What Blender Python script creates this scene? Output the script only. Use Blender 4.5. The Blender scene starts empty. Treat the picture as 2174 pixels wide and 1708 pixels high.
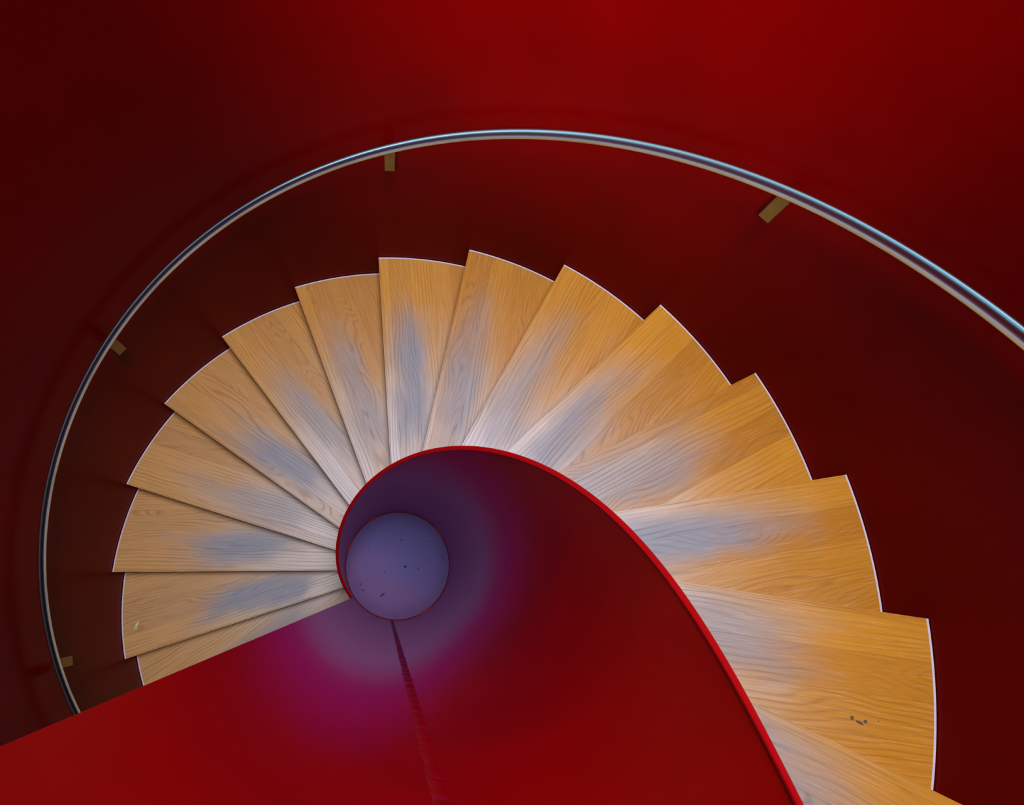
import bpy, bmesh, math, random
from mathutils import Vector, Matrix
random.seed(7)
C = bpy.context.scene.collection
sin, cos, pi = math.sin, math.cos, math.pi

# ------------------------------------------------------------------ survey of the stair (metres)
S = 1.7055                                   # metres per survey unit
A0, DA = 3.44956, -0.29881                   # azimuth of the first nosing, turn per tread
Z0, DZ = 0.1065*S, 0.09968*S                # height of the first tread, riser
T = 0.01065*S                                # nosing set off from the axis
RO = 1.0*S                                   # drum-to-wall stair radius
RD_OUT = 0.17856*S                           # newel drum, outside
RD_IN = RD_OUT - 0.012                       # steel plate drum, inside
VE = 3.7646                                 # azimuth of the drum's upright end
ZCAP = 0.457*S                               # plate closing the drum
RR = 0.96*S                                 # handrail radius
ZL = 1.7014*S                                  # landing
ZFLOOR = -0.392*S
ZWALL = 2.42*S

def rim_z(a):
    u = a - A0
    return min((0.63588 - 0.33976*u - 0.00369*(u + 2)**2)*S, ZL + 0.9)
def rail_z(a):
    u = a - A0
    v = u + 1.8
    return (0.62899 - 0.33519*u - 0.01348*v*v + 0.00068*v**3)*S

# ------------------------------------------------------------------ helpers
def obj(name, bm, mat, parent=None, smooth=False, loc=(0, 0, 0), rotz=0):
    me = bpy.data.meshes.new(name)
    bmesh.ops.recalc_face_normals(bm, faces=bm.faces[:])
    bm.to_mesh(me); bm.free()
    if smooth:
        for p in me.polygons: p.use_smooth = True
    if mat: me.materials.append(mat)
    o = bpy.data.objects.new(name, me); C.objects.link(o)
    o.location = loc; o.rotation_euler = (0, 0, rotz)
    if parent: o.parent = parent
    return o

def thing(name, label, cat, loc=(0, 0, 0), rotz=0, group=None):
    o = bpy.data.objects.new(name, None); C.objects.link(o)
    o.empty_display_size = 0.1
    o.location = loc; o.rotation_euler = (0, 0, rotz)
    o['label'] = label; o['category'] = cat
    if group: o['group'] = group
    return o

def prism(pts, z0, z1):
    bm = bmesh.new()
    lo = [bm.verts.new((x, y, z0)) for x, y in pts]
    hi = [bm.verts.new((x, y, z1)) for x, y in pts]
    n = len(pts)
    bm.faces.new(lo[::-1]); bm.faces.new(hi)
    for i in range(n):
        bm.faces.new((lo[i], lo[(i+1) % n], hi[(i+1) % n], hi[i]))
    return bm

def box_bm(bm, cx, cy, cz, sx, sy, sz, rotz=0):
    m = Matrix.Translation((cx, cy, cz)) @ Matrix.Rotation(rotz, 4, 'Z') @ Matrix.Diagonal((sx, sy, sz, 1))
    return bmesh.ops.create_cube(bm, size=1, matrix=m)

def tube_bm(path, rw, rh, seg=20):
    bm = bmesh.new(); rings = []
    n = len(path)
    for i, p in enumerate(path):
        t = (path[min(i+1, n-1)] - path[max(i-1, 0)]).normalized()
        s = t.cross(Vector((0, 0, 1))).normalized()
        u = s.cross(t).normalized()
        rings.append([bm.verts.new(p + s*(rw*cos(2*pi*j/seg)) + u*(rh*sin(2*pi*j/seg))) for j in range(seg)])
    for a, b in zip(rings, rings[1:]):
        for j in range(seg):
            bm.faces.new((a[j], a[(j+1) % seg], b[(j+1) % seg], b[j]))
    bm.faces.new(rings[0]); bm.faces.new(rings[-1])
    return bm

# ------------------------------------------------------------------ materials
class NT:
    def __init__(self, name):
        self.m = bpy.data.materials.new(name); self.m.use_nodes = True
        self.t = self.m.node_tree; self.n = self.t.nodes
        self.b = self.n['Principled BSDF']
    def node(self, kind, **kw):
        x = self.n.new(kind)
        for k, v in kw.items():
            if k.startswith('i_'):
                key = k[2:]
                key = int(key) if key.isdigit() else key.replace('_', ' ')
                self.put(x.inputs[key], v)
            else: setattr(x, k, v)
        return x
    def put(self, sock, v):
        if isinstance(v, bpy.types.NodeSocket): self.t.links.new(v, sock)
        else: sock.default_value = v
    def math(self, op, a, b=0.0, clamp=False):
        x = self.node('ShaderNodeMath', operation=op, use_clamp=clamp)
        self.put(x.inputs[0], a); self.put(x.inputs[1], b)
        return x.outputs[0]
    def mapr(self, v, a, b, c=0.0, d=1.0, smooth=True):
        x = self.node('ShaderNodeMapRange', interpolation_type='SMOOTHSTEP' if smooth else 'LINEAR')
        for k, val in zip((0, 1, 2, 3, 4), (v, a, b, c, d)): self.put(x.inputs[k], val)
        return x.outputs[0]
    def mix(self, f, a, b, mode='MIX'):
        x = self.node('ShaderNodeMix', data_type='RGBA', blend_type=mode)
        self.put(x.inputs[0], f); self.put(x.inputs[6], a); self.put(x.inputs[7], b)
        return x.outputs[2]
    def xyz(self, x, y, z):
        c = self.node('ShaderNodeCombineXYZ')
        self.put(c.inputs[0], x); self.put(c.inputs[1], y); self.put(c.inputs[2], z)
        return c.outputs[0]
    def noise(self, vec, scale, detail=2.0, rough=0.5, dist=0.0):
        x = self.node('ShaderNodeTexNoise')
        self.put(x.inputs['Vector'], vec); x.inputs['Scale'].default_value = scale
        x.inputs['Detail'].default_value = detail; x.inputs['Roughness'].default_value = rough
        x.inputs['Distortion'].default_value = dist
        return x.outputs[0]
    def sep(self, v):
        x = self.node('ShaderNodeSeparateXYZ'); self.put(x.inputs[0], v)
        return x.outputs
    def objco(self):
        return self.node('ShaderNodeTexCoord').outputs['Object']
    def bump(self, h, s, d=0.01):
        x = self.node('ShaderNodeBump'); x.inputs['Strength'].default_value = s
        x.inputs['Distance'].default_value = d; self.put(x.inputs['Height'], h)
        self.put(self.b.inputs['Normal'], x.outputs[0])

def RGB(r, g, b): return (r, g, b, 1)

def mat_wall():
    k = NT('red wall paint'); co = k.objco()
    n1 = k.noise(co, 2.2, 4, 0.6); n2 = k.noise(co, 140, 2)
    f = k.math('ADD', k.math('MULTIPLY', n1, 0.7), k.math('MULTIPLY', n2, 0.3))
    col = k.mix(k.mapr(f, 0.3, 0.7), RGB(0.115, 0.0, 0.0), RGB(0.145, 0.0, 0.0))
    k.put(k.b.inputs['Base Color'], col)
    k.b.inputs['Roughness'].default_value = 0.3
    k.b.inputs['Specular IOR Level'].default_value = 0.06
    return k.m

def mat_drum():
    k = NT('glossy red drum paint'); co = k.objco(); x, y, z = k.sep(co)
    n1 = k.noise(co, 3.0, 4, 0.6); n2 = k.noise(co, 260, 2, 0.6)
    red = k.mix(k.mapr(n1, 0.3, 0.7), RGB(0.34, 0.0, 0.0), RGB(0.42, 0.0, 0.0))
    # dusty violet and reflected glow painted into the lower shaft, higher on the side under the landing
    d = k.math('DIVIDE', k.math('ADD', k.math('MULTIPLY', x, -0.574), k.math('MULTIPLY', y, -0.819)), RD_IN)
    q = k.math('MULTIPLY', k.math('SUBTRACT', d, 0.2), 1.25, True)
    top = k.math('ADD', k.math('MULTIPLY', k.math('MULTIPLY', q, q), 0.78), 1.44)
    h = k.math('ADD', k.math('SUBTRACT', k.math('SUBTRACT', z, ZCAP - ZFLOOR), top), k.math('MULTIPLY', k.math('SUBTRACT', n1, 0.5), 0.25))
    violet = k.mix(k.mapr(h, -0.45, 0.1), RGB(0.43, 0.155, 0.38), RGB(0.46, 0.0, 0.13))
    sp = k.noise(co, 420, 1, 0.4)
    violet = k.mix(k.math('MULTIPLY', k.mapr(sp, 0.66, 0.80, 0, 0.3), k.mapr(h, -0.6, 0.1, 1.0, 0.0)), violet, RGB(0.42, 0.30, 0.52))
    dust_glow = k.math('MULTIPLY', k.mapr(h, 0.0, 0.44, 1.0, 0.0), k.mapr(n2, 0.3, 0.7, 0.86, 1.0))
    k.put(k.b.inputs['Base Color'], k.mix(dust_glow, red, violet))
    k.b.inputs['Roughness'].default_value = 0.28
    k.b.inputs['Specular IOR Level'].default_value = 0.03
    return k.m

def mat_rim():
    k = NT('bright red rim paint'); co = k.objco()
    n1 = k.noise(co, 40, 3)
    k.put(k.b.inputs['Base Color'], k.mix(n1, RGB(0.34, 0.0, 0.002), RGB(0.42, 0.0, 0.003)))
    k.b.inputs['Roughness'].default_value = 0.5
    k.b.inputs['Specular IOR Level'].default_value = 0.1
    return k.m

def mat_plate():
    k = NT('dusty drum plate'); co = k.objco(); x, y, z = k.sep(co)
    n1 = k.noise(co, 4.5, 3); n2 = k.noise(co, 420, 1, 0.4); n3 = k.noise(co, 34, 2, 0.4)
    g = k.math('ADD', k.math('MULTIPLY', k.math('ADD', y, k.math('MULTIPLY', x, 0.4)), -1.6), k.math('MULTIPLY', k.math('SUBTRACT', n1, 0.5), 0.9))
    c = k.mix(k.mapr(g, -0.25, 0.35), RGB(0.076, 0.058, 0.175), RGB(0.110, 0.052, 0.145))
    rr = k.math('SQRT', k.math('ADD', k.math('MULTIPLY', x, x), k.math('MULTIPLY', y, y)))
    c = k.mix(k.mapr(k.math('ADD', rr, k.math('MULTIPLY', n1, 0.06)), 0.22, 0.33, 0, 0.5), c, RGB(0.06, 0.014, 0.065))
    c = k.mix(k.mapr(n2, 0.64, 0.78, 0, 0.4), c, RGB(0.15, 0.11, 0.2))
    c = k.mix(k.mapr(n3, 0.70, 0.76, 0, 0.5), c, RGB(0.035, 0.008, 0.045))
    k.put(k.b.inputs['Base Color'], c)
    k.b.inputs['Roughness'].default_value = 0.6
    k.b.inputs['Specular IOR Level'].default_value = 0.12
    return k.m

def mat_wood():
    k = NT('worn oiled ash'); co = k.objco(); x, y, z = k.sep(co)
    oi = k.node('ShaderNodeObjectInfo'); ozz = k.sep(oi.outputs['Location'])[2]
    seed = k.math('MULTIPLY', k.math('ROUND', k.math('DIVIDE', k.math('SUBTRACT', ozz, Z0), DZ)), 7.31)
    wn0 = k.node('ShaderNodeTexWhiteNoise', noise_dimensions='1D'); k.put(wn0.inputs['W'], k.math('ADD', seed, 0.37))
    rnd = wn0.outputs['Value']
    # staves glued side by side, running out from the drum
    sv = k.math('ADD', k.math('DIVIDE', y, 0.118), k.math('MULTIPLY', rnd, 3.0))
    idx = k.math('FLOOR', sv); fr = k.math('FRACT', sv)
    wn = k.node('ShaderNodeTexWhiteNoise', noise_dimensions='2D'); k.put(wn.inputs['Vector'], k.xyz(idx, seed, 0))
    tone = wn.outputs['Value']
    off = k.math('ADD', seed, k.math('MULTIPLY', idx, 13.7))
    wob = k.noise(k.xyz(k.math('MULTIPLY', x, 1.3), k.math('MULTIPLY', y, 5.0), off), 1.0, 2, 0.45, 0.3)
    kind = k.mapr(tone, 0.35, 0.75, 0.30, 1.0)
    ph = k.math('ADD', k.math('MULTIPLY', k.math('MULTIPLY', wob, kind), 120.0), k.math('MULTIPLY', y, 330.0))
    ring = k.math('ADD', k.math('MULTIPLY', k.math('SINE', ph), 0.5), 0.5)
    ring = k.math('POWER', ring, 3.0)
    mod = k.mapr(k.noise(k.xyz(k.math('MULTIPLY', x, 2.0), k.math('MULTIPLY', y, 14.0), k.math('ADD', off, 4.4)), 1.0, 2), 0.35, 0.65)
    fine = k.noise(k.xyz(k.math('MULTIPLY', x, 7.0), k.math('MULTIPLY', y, 420.0), off), 1.0, 2)
    # varnish: orange near the wall, foot-worn grey through the walking line, paler towards the drum
    n1 = k.noise(k.xyz(k.math('MULTIPLY', x, 2.2), k.math('MULTIPLY', y, 4.5), seed), 1.0, 3, 0.5)
    nn = k.math('SUBTRACT', n1, 0.5)
    xr = k.math('ADD', x, k.math('MULTIPLY', nn, 0.55))
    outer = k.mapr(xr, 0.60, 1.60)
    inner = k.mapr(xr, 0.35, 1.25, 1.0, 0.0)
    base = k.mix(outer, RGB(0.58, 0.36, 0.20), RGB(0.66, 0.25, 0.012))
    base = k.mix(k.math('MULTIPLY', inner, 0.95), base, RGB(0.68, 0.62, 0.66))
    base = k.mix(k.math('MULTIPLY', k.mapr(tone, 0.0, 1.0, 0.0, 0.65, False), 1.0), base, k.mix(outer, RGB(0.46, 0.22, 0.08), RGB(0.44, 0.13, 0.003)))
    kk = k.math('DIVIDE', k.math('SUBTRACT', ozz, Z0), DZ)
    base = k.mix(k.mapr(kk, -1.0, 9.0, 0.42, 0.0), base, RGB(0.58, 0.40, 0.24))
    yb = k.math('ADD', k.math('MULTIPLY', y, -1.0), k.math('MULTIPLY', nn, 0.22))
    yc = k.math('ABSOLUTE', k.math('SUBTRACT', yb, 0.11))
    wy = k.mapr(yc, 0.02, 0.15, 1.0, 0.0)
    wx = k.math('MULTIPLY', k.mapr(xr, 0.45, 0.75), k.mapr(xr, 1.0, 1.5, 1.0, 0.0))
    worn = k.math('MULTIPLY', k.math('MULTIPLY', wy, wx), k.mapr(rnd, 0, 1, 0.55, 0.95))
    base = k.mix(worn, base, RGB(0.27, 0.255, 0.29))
    # grain drawn over all of it
    g = k.math('MULTIPLY', k.math('MULTIPLY', ring, k.math('ADD', k.math('MULTIPLY', mod, 0.85), 0.15)), 0.55)
    gcol = k.mix(worn, k.mix(outer, RGB(0.27, 0.16, 0.10), RGB(0.34, 0.12, 0.01)), RGB(0.11, 0.12, 0.15))
    base = k.mix(g, base, gcol)
    base = k.mix(k.mapr(fine, 0.35, 0.65, 0.16, 0.0), base, RGB(0.13, 0.08, 0.05))
    base = k.mix(k.mapr(fine, 0.55, 0.75, 0.0, 0.16), base, RGB(0.75, 0.62, 0.5))
    seam = k.math('ADD', k.mapr(fr, 0.0, 0.012, 1.0, 0.0), k.mapr(fr, 0.988, 1.0, 0.0, 1.0))
    base = k.mix(k.math('MULTIPLY', seam, 0.45), base, RGB(0.16, 0.07, 0.02))
    k.put(k.b.inputs['Base Color'], base)
    k.b.inputs['Roughness'].default_value = 0.55
    k.b.inputs['Specular IOR Level'].default_value = 0.25
    k.bump(k.math('SUBTRACT', fine, ring), 0.12, 0.002)
    return k.m

def mat_plain(name, col, rough, metal=0.0, spec=0.3, n=0.0, sc=60):
    k = NT(name)
    if n:
        f = k.noise(k.objco(), sc, 3)
        k.put(k.b.inputs['Base Color'], k.mix(f, RGB(*[c*(1-n) for c in col]), RGB(*[min(1, c*(1+n)) for c in col])))
    else: k.b.inputs['Base Color'].default_value = RGB(*col)
    k.b.inputs['Roughness'].default_value = rough
    k.b.inputs['Metallic'].default_value = metal
    k.b.inputs['Specular IOR Level'].default_value = spec
    return k.m

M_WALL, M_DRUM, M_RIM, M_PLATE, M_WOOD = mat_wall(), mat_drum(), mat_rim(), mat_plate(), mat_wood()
M_STEEL = mat_plain('brushed steel', (0.62, 0.80, 0.86), 0.23, 1.0, 0.5, 0.04)
M_BRKT = mat_plain('steel with painted tan reflection', (0.27, 0.145, 0.03), 0.42, 0.75, 0.4, 0.2, 40)  # plain steel; the treads' tan reflection is put into the colour
M_TRIM = mat_plain('pale edge sealant', (0.62, 0.52, 0.60), 0.6, 0, 0.2, 0.1)
def mat_seam():
    k = NT('weld bead paint'); co = k.objco(); x, y, z = k.sep(co)
    n = k.noise(co, 90, 3); n2 = k.noise(k.xyz(0, 0, z), 60, 2)
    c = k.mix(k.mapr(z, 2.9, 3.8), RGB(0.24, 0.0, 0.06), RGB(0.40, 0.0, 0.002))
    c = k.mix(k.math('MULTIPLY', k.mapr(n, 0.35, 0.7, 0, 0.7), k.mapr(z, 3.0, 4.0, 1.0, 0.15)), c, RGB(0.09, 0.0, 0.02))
    c = k.mix(k.mapr(n2, 0.62, 0.72, 0, 0.6), c, RGB(0.35, 0.03, 0.26))
    k.put(k.b.inputs['Base Color'], c)
    k.b.inputs['Roughness'].default_value = 0.35; k.b.inputs['Specular IOR Level'].default_value = 0.04
    return k.m
M_SEAM = mat_seam()
M_JOINT = mat_plain('dark red joint', (0.14, 0.0, 0.008), 0.6, 0, 0.2, 0.4, 90)
M_LEAF = mat_plain('yellow green leaf', (0.50, 0.60, 0.22), 0.6, 0, 0.2, 0.3)
M_SPECK = mat_plain('dark violet speck', (0.03, 0.006, 0.04), 0.7, 0, 0.2, 0.3)
M_MARK = mat_plain('dark scuff', (0.10, 0.07, 0.06), 0.7, 0, 0.2, 0.3)
M_CONC = mat_plain('red floor paint', (0.16, 0.004, 0.004), 0.5, 0, 0.2, 0.2, 8)

# ------------------------------------------------------------------ the setting
def ring_wall(r0, r1, z0, z1f, a_start, a_end, n, closed=False):
    bm = bmesh.new(); cols = []
    m = n if closed else n + 1
    for i in range(m):
        a = a_start + (a_end - a_start)*i/n
        zt = z1f(a)
        cols.append([bm.verts.new((r*cos(a), r*sin(a), z)) for r, z in ((r0, z0), (r0, zt), (r1, zt), (r1, z0))])
    for i in range(n):
        A, B = cols[i], cols[(i+1) % m]
        for j in range(4):
            bm.faces.new((A[j], A[(j+1) % 4], B[(j+1) % 4], B[j]))
    if not closed:
        bm.faces.new(cols[0]); bm.faces.new(cols[-1][::-1])
    return bm

def smooth_by_angle(o, deg=35):
    me = o.data
    bm = bmesh.new(); bm.from_mesh(me)
    for e in bm.edges:
        if len(e.link_faces) == 2:
            e.smooth = e.calc_face_angle(0) < math.radians(deg)
    for f in bm.faces: f.smooth = True
    bm.to_mesh(me); bm.free()

w = obj('wall_round', ring_wall(RO, RO + 0.14, ZFLOOR, lambda a: ZWALL, 0, 2*pi, 240, True), M_WALL)
smooth_by_angle(w); w['kind'] = 'structure'
fl = prism([((RO + 0.14)*cos(2*pi*i/96), (RO + 0.14)*sin(2*pi*i/96)) for i in range(96)], ZFLOOR - 0.12, ZFLOOR)
f = obj('floor', fl, M_CONC); f['kind'] = 'structure'

# landing at the head of the flight, where the photographer leans over the drum
a1, a2 = A0 + 16*DA, VE - 2*pi
pts = [((RO - 0.003)*cos(a1 + (a2-a1)*i/24), (RO - 0.003)*sin(a1 + (a2-a1)*i/24)) for i in range(25)]
pts += [((RD_OUT + 0.002)*cos(a2 + (a1-a2)*i/16), (RD_OUT + 0.002)*sin(a2 + (a1-a2)*i/16)) for i in range(17)]
ld = obj('landing_slab', prism(pts, ZL - 0.16, ZL), M_CONC); ld['kind'] = 'structure'  # slab of the landing, out of view

# ------------------------------------------------------------------ the newel drum
drum = thing('newel_drum', 'glossy red steel drum at the centre of the stair, its rim climbing in a spiral', 'newel drum', (0, 0, ZFLOOR))
NSEG = 320
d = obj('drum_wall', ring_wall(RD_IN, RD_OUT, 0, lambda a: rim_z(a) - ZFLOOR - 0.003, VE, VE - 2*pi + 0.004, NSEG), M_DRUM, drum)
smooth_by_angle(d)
def rim_bm():
    bm = bmesh.new(); cols = []
    for i in range(NSEG + 1):
        a = VE + (0.004 - 2*pi)*i/NSEG; z = rim_z(a) - ZFLOOR
        prof = ((RD_IN - 0.001, z - 0.004), (RD_IN - 0.001, z - 0.001), (RD_IN + 0.002, z + 0.001), (RD_OUT - 0.002, z + 0.001), (RD_OUT + 0.001, z - 0.001), (RD_OUT + 0.001, z - 0.004))
        cols.append([bm.verts.new((r*cos(a), r*sin(a), q)) for r, q in prof])
    for A, B in zip(cols, cols[1:]):
        for j in range(6): bm.faces.new((A[j], A[(j+1) % 6], B[(j+1) % 6], B[j]))
    bm.faces.new(cols[0]); bm.faces.new(cols[-1][::-1])
    return bm
r = obj('rim', rim_bm(), M_RIM, drum); smooth_by_angle(r, 50); r['label'] = 'bright red top edge'
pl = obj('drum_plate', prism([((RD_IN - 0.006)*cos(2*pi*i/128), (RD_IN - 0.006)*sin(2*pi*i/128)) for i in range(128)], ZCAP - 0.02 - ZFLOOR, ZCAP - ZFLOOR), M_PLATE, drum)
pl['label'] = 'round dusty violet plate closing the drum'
# joint round the plate
def joint_bm():
    bm = bmesh.new(); n = 160; cols = []
    for i in range(n):
        a = 2*pi*i/n
        wv = 0.0005 + random.uniform(0, .001)
        for c in (121, 159, 39, 302):
            q = (math.degrees(a) - c + 180) % 360 - 180
            wv += 0.009*math.exp(-(q/5.0)**4)*random.uniform(.7, 1)
        z = ZCAP - ZFLOOR
        cols.append([bm.verts.new((q*cos(a), q*sin(a), h)) for q, h in ((RD_IN + .002, z + .004), (RD_IN - .003 - wv, z + .0012), (RD_IN - .003 - wv, z - .006), (RD_IN + .002, z - .006))])
    for i in range(n):
        A, B = cols[i], cols[(i+1) % n]
        for j in range(4): bm.faces.new((A[j], A[(j+1) % 4], B[(j+1) % 4], B[j]))
    return bm
def spot(x, y, rx, ry, t, z, mat, parent):
    bm = bmesh.new(); v = []
    for i in range(14):
        f = random.uniform(.75, 1.2); u, w2 = rx*f*cos(2*pi*i/14), ry*f*sin(2*pi*i/14)
        v.append(bm.verts.new((x + u*cos(t) - w2*sin(t), y + u*sin(t) + w2*cos(t), z)))
    bm.faces.new(v)
    return obj('dark_spot', bm, mat, parent)
for (x, y, rx, ry, t) in ((.0399, -.0104, .010, .008, 0), (.1139, -.0228, .004, .004, 0), (-.0809, -.1593, .017, .005, .6), (-.2036, -.1054, .007, .004, 1), (.017, .135, .007, .003, 0), (-.19, -.135, .008, .004, -.5)):
    spot(x, y, rx, ry, t, ZCAP - ZFLOOR + .0006, M_SPECK, drum)
obj('plate_joint', joint_bm(), M_JOINT, drum)['label'] = 'dark red joint round the plate'
# upright weld seam on the inside of the drum
SM = 4.62198
def weld_bm():
    bm = bmesh.new(); rows = []
    z0, z1 = ZCAP - ZFLOOR + 0.02, rim_z(SM - 2*pi) - ZFLOOR - 0.1
    n = 420
    for i in range(n + 1):
        z = z0 + (z1 - z0)*i/n
        hw = (0.0085 + 0.0045*random.random()*min(1, .3 + i/60))/RD_IN*0.8
        bump = 0.0008 + 0.0022*abs(sin(z*260)) * random.uniform(.5, 1)
        row = []
        for q, h in ((-1, 0.0002), (-.5, bump*.8), (0, bump), (.5, bump*.8), (1, 0.0002)):
            a = SM + q*hw; rr = RD_IN - h + 0.0002*(abs(q) == 1)
            row.append(bm.verts.new((rr*cos(a), rr*sin(a), z)))
        rows.append(row)
    for A, B in zip(rows, rows[1:]):
        for j in range(4): bm.faces.new((A[j], A[j+1], B[j+1], B[j]))
    return bm
obj('weld_seam', weld_bm(), M_SEAM, drum, True)['label'] = 'ragged vertical weld seam'

# ------------------------------------------------------------------ treads
R1, R2 = RD_OUT + 0.002, RO - 0.003
TH = 0.040
def tread_outline(r1, r2, back=0.035):
    # local frame: +x along the nosing, nosing at y = T, tread runs towards -y
    ang = lambda r, off: math.asin(off/r)
    aN1, aN2 = ang(r1, T), ang(r2, T)
    aB1, aB2 = DA + ang(r1, T - back*0.5), DA + ang(r2, T - back)
    n = 22
    p = [(r2*cos(aN2 + (aB2-aN2)*i/n), r2*sin(aN2 + (aB2-aN2)*i/n)) for i in range(n+1)]
    p += [(r1*cos(aB1 + (aN1-aB1)*i/8), r1*sin(aB1 + (aN1-aB1)*i/8)) for i in range(9)]
    return p
def board_bm():
    bm = prism(tread_outline(R1, R2 - 0.008), -TH, 0)
    es = [e for e in bm.edges if abs(e.verts[0].co.z - e.verts[1].co.z) < 1e-6 and abs(e.verts[0].co.y - T) < 1e-4 and abs(e.verts[1].co.y - T) < 1e-4]
    bmesh.ops.bevel(bm, geom=es, offset=0.006, segments=3, affect='EDGES')
    return bm
def trim_bm():
    bm = bmesh.new(); n = 24; cols = []
    b = DA + math.asin((T - 0.035)/R2); a0 = math.asin(T/R2)
    for i in range(n+1):
        a = a0 + (b - a0)*i/n
        cols.append([bm.verts.new((q*cos(a), q*sin(a), h)) for q, h in ((R2 - .008, -TH), (R2 - .008, 0), (R2 - .0005, 0), (R2 - .0005, -TH))])
    for A, B in zip(cols, cols[1:]):
        for j in range(4): bm.faces.new((A[j], A[(j+1) % 4], B[(j+1) % 4], B[j]))
    bm.faces.new(cols[0]); bm.faces.new(cols[-1][::-1])
    return bm
def riser_bm():
    bm = bmesh.new()
    y = T - 0.014
    x1 = math.sqrt(R1**2 - y*y) + .003; x2 = math.sqrt(R2**2 - y*y) - .003
    box_bm(bm, (x1+x2)/2, y - 0.008, -TH - (DZ - TH)/2 + .0003, x2 - x1, 0.014, DZ - TH - .0006)
    return bm

GROUP = 'wooden winder treads of the spiral flight'
names_lab = {
 -4: 'lowest wooden winder tread, hidden behind the red drum near the floor',
 -3: 'second wooden winder tread up from the floor, hidden behind the red drum',
 -2: 'third wooden winder tread up from the floor, hidden behind the red drum',
 -1: 'lowest tread in view, a narrow wooden wedge cut off by the red drum',
 0: 'wooden tread with a yellow-green leaf scrap near the wall, next above the lowest wedge',
 1: 'wooden tread just above the leaf-scrap tread, its nosing lying level on the left',
 2: 'wooden tread second above the leaf-scrap tread, on the far left',
 3: 'wooden tread third above the leaf-scrap tread, on the left of the fan',
 4: 'wooden tread fourth above the leaf-scrap tread, at the upper left of the fan',
 5: 'wooden tread just left of the one whose nosing points straight up the photo',
 6: 'wooden tread whose left nosing points straight up the photo from the drum',
 7: 'wooden tread just right of the one with the straight-up nosing, topmost corner of the fan',
 8: 'wooden tread second right of the one with the straight-up nosing',
 9: 'wooden tread at the upper right of the fan, below the longest handrail bracket',
 10: 'wooden tread fourth below in view order from the dark-spotted one, upper right, counting the next ones down',
 11: 'wooden tread second below the dark-spotted one, on the right, nosing sloping up to the wall',
 12: '',
 13: 'highest tread in view, grey-worn wood in the bottom right corner beside the red rim',
 14: 'wooden tread next above the frame corner one, out of view',
 15: 'top wooden tread, out of view just below the landing',
}
names_lab[10] = 'wooden tread third below the dark-spotted one, on the right of the fan'
names_lab[9] = 'wooden tread fourth below the dark-spotted one, at the upper right of the fan'
names_lab[8] = 'wooden tread second right of the straight-up nosing one, arrow-shaped grain along its middle'
names_lab[11] = 'wooden tread next below the dark-spotted one, grey half along its upper nosing'
names_lab[11] = 'large wooden tread next below the dark-spotted one, on the right side'
names_lab[10] = 'wooden tread second below the dark-spotted one, on the right of the fan'
names_lab[9] = 'wooden tread third below the dark-spotted one, at the upper right of the fan'
names_lab[12] = 'wide orange tread with small dark spots near its back edge, at lower right'

proto = thing('stair_tread', '', 'stair tread', group=GROUP)
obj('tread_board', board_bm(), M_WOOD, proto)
e = obj('edge_trim', trim_bm(), M_TRIM, proto); e['label'] = 'thin pale strip along the wall end'
obj('riser', riser_bm(), M_WOOD, proto)
treads = {}
for k in range(-4, 16):
    if k == -4: t = proto
    else:
        t = proto.copy(); C.objects.link(t)
        for ch in list(proto.children):
            c = ch.copy(); C.objects.link(c); c.parent = t
    t.location = (0, 0, Z0 + DZ*k); t.rotation_euler = (0, 0, A0 + DA*k)
    t['label'] = names_lab[k]
    treads[k] = t

# dark spots in the wood of one tread
for (x, y, rx, ry, t) in ((1.402, -.304, .0065, .006, 0), (1.4235, -.3145, .0135, .0042, -.25), (1.444, -.309, .0055, .005, 0), (1.487, -.303, .002, .002, 0)):
    spot(x, y, rx, ry, t, .0006, M_MARK, treads[12])

# leaf scrap lying on the leaf-scrap tread
def leaf():
    bm = bmesh.new()
    P = [(-.024, -.004, .001), (-.006, -.012, .004), (.016, -.007, .007), (.034, .003, .003), (.012, .008, .008), (-.008, .006, .005)]
    top = [bm.verts.new(p) for p in P]; c = bm.verts.new((.003, -.001, .0095))
    bot = [bm.verts.new((x, y, z - .0009)) for x, y, z in P]; cb = bm.verts.new((.003, -.001, .0086))
    n = len(P)
    for i in range(n):
        j = (i+1) % n
        bm.faces.new((top[i], top[j], c)); bm.faces.new((bot[j], bot[i], cb)); bm.faces.new((top[i], bot[i], bot[j], top[j]))
    return bm
a = A0 - 0.0906; rr = 0.9496*S
lf = obj('leaf_scrap', leaf(), M_LEAF, None, False, (rr*cos(a), rr*sin(a), Z0 + 0.0005), 1.05)
lf['label'] = 'small curled yellow-green leaf scrap lying on a left-hand tread near the wall'; lf['category'] = 'leaf'

# ------------------------------------------------------------------ handrail
hr = thing('handrail', 'polished round steel handrail curving along the red wall above the treads', 'handrail', (0, 0, 0))
RT, RW = 0.0235, 0.0135
aS, aE = A0 + 1.0, A0 - 4.35
path = [Vector((RR*cos(a), RR*sin(a), rail_z(a))) for a in [aS + (aE - aS)*i/260 for i in range(261)]]
o = obj('rail', tube_bm(path, RW, RT, 28), M_STEEL, hr, True); smooth_by_angle(o, 60)
def bracket(az):
    # flat bar hanging from the rail, turned back to the wall at its foot
    zt = rail_z(az) - RT*0.9; L = 0.108
    b = obj('bracket', plate_bm(zt, L), M_BRKT, hr, False, (0, 0, 0), az)
    arm = bmesh.new(); box_bm(arm, (RR + RO)/2 + .0015, 0, zt - L + .004, RO - RR + .003 - .0015, .040, .008)
    obj('bracket_arm', arm, M_BRKT, b)
    fx = bmesh.new(); box_bm(fx, RO - .002, 0, zt - L + .002, .004, .042, .03)
    obj('wall_plate', fx, M_BRKT, b)
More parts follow.
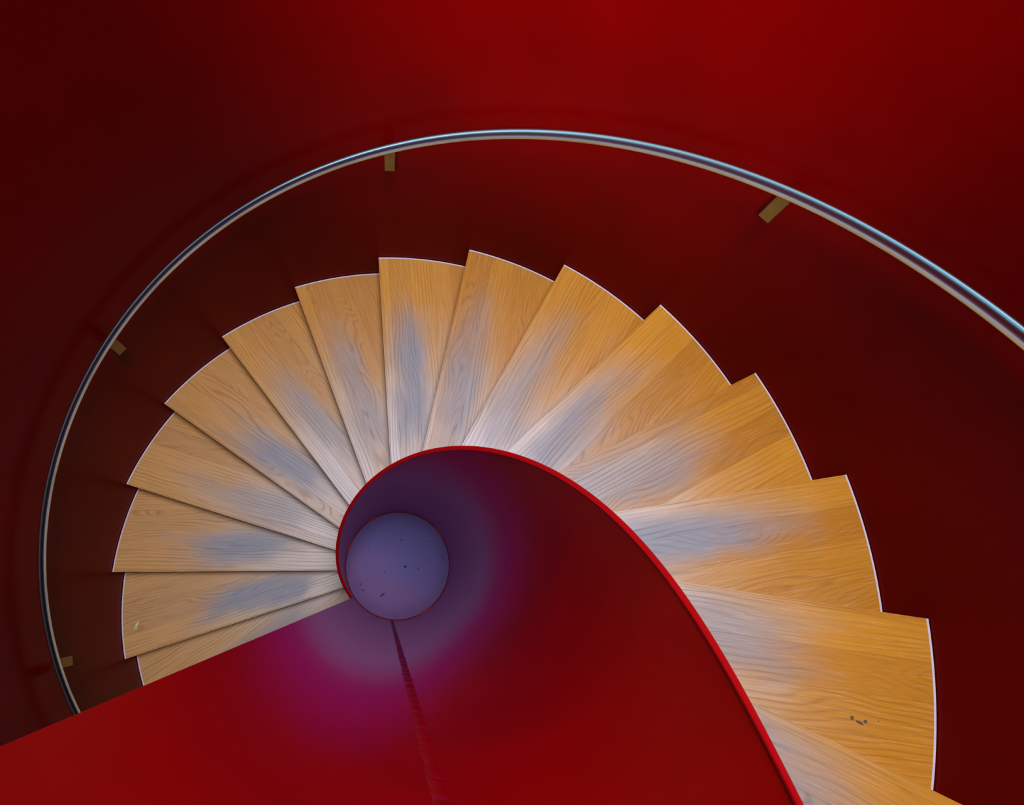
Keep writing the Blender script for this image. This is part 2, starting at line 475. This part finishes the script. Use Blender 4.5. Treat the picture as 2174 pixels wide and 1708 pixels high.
def plate_bm(zt, L):
    bm = bmesh.new(); box_bm(bm, RR, 0, zt - L/2, .008, .044, L)
    bmesh.ops.bevel(bm, geom=bm.edges[:], offset=0.0012, segments=2, affect='EDGES')
    return bm
for deg in (-8.6, 42.6, 93.8, 145.0, 196.2): bracket(math.radians(deg))

# ------------------------------------------------------------------ camera
cam = bpy.data.cameras.new('camera'); co = bpy.data.objects.new('camera', cam); C.objects.link(co)
tx, ty = -0.32032, -0.09868
base = Matrix(((1, 0, 0), (0, -1, 0), (0, 0, -1)))
Rx = Matrix(((1, 0, 0), (0, cos(tx), -sin(tx)), (0, sin(tx), cos(tx))))
Ry = Matrix(((cos(ty), 0, sin(ty)), (0, 1, 0), (-sin(ty), 0, cos(ty))))
W2C = Rx @ Ry @ base                       # rows: right, down, forward
rt, dn, fw = W2C[0], W2C[1], W2C[2]
R = Matrix((rt, -dn, -fw)).transposed()
co.matrix_world = Matrix.Translation(Vector((-0.04959, -0.06425, 2.32303))*S) @ R.to_4x4()
F = 1158.80
cam.sensor_fit = 'HORIZONTAL'; cam.sensor_width = 36; cam.lens = 36*F/2174
cam.shift_x = 154.926/2174; cam.shift_y = 3.273/2174
cam.clip_start = 0.01
bpy.context.scene.camera = co

# ------------------------------------------------------------------ light
def area(name, loc, target, size, power, col, spread=180):
    l = bpy.data.lights.new(name, 'AREA'); l.shape = 'DISK'; l.size = size; l.energy = power; l.color = col
    l.spread = math.radians(spread)
    o = bpy.data.objects.new(name, l); C.objects.link(o); o.location = loc
    o.rotation_euler = (Vector(target) - Vector(loc)).to_track_quat('-Z', 'Y').to_euler()
    return o
def pol(r, deg, z): return (r*S*cos(math.radians(deg)), r*S*sin(math.radians(deg)), z*S)
area('skylight', pol(0.28, 80, 4.3), pol(0.0, 0, 0.4), 1.8, 150, (0.86, 0.90, 1.0), 120)
area('window_light', pol(0.85, 250, 3.0), pol(1.0, 73, 1.75), 0.6, 24, (0.62, 0.80, 1.0), 42)
sp = bpy.data.lights.new('well_light', 'SPOT'); sp.energy = 110; sp.color = (0.82, 0.85, 1.0)
sp.spot_size = math.radians(40); sp.spot_blend = 1.0; sp.shadow_soft_size = 0.25
so = bpy.data.objects.new('well_light', sp); C.objects.link(so); so.location = pol(0.1, 80, 3.6)
so.rotation_euler = (Vector(pol(0.05, 45, 0.4)) - Vector(so.location)).to_track_quat('-Z', 'Y').to_euler()

wd = bpy.data.worlds.new('world'); bpy.context.scene.world = wd; wd.use_nodes = True
bg = wd.node_tree.nodes['Background']; bg.inputs[0].default_value = (0.22, 0.62, 0.85, 1); bg.inputs[1].default_value = 0.6

sc = bpy.context.scene
sc.view_settings.view_transform = 'Standard'; sc.view_settings.look = 'None'
sc.view_settings.exposure = 0; sc.view_settings.gamma = 1
sc.cycles.max_bounces = 10; sc.cycles.diffuse_bounces = 5; sc.cycles.glossy_bounces = 6
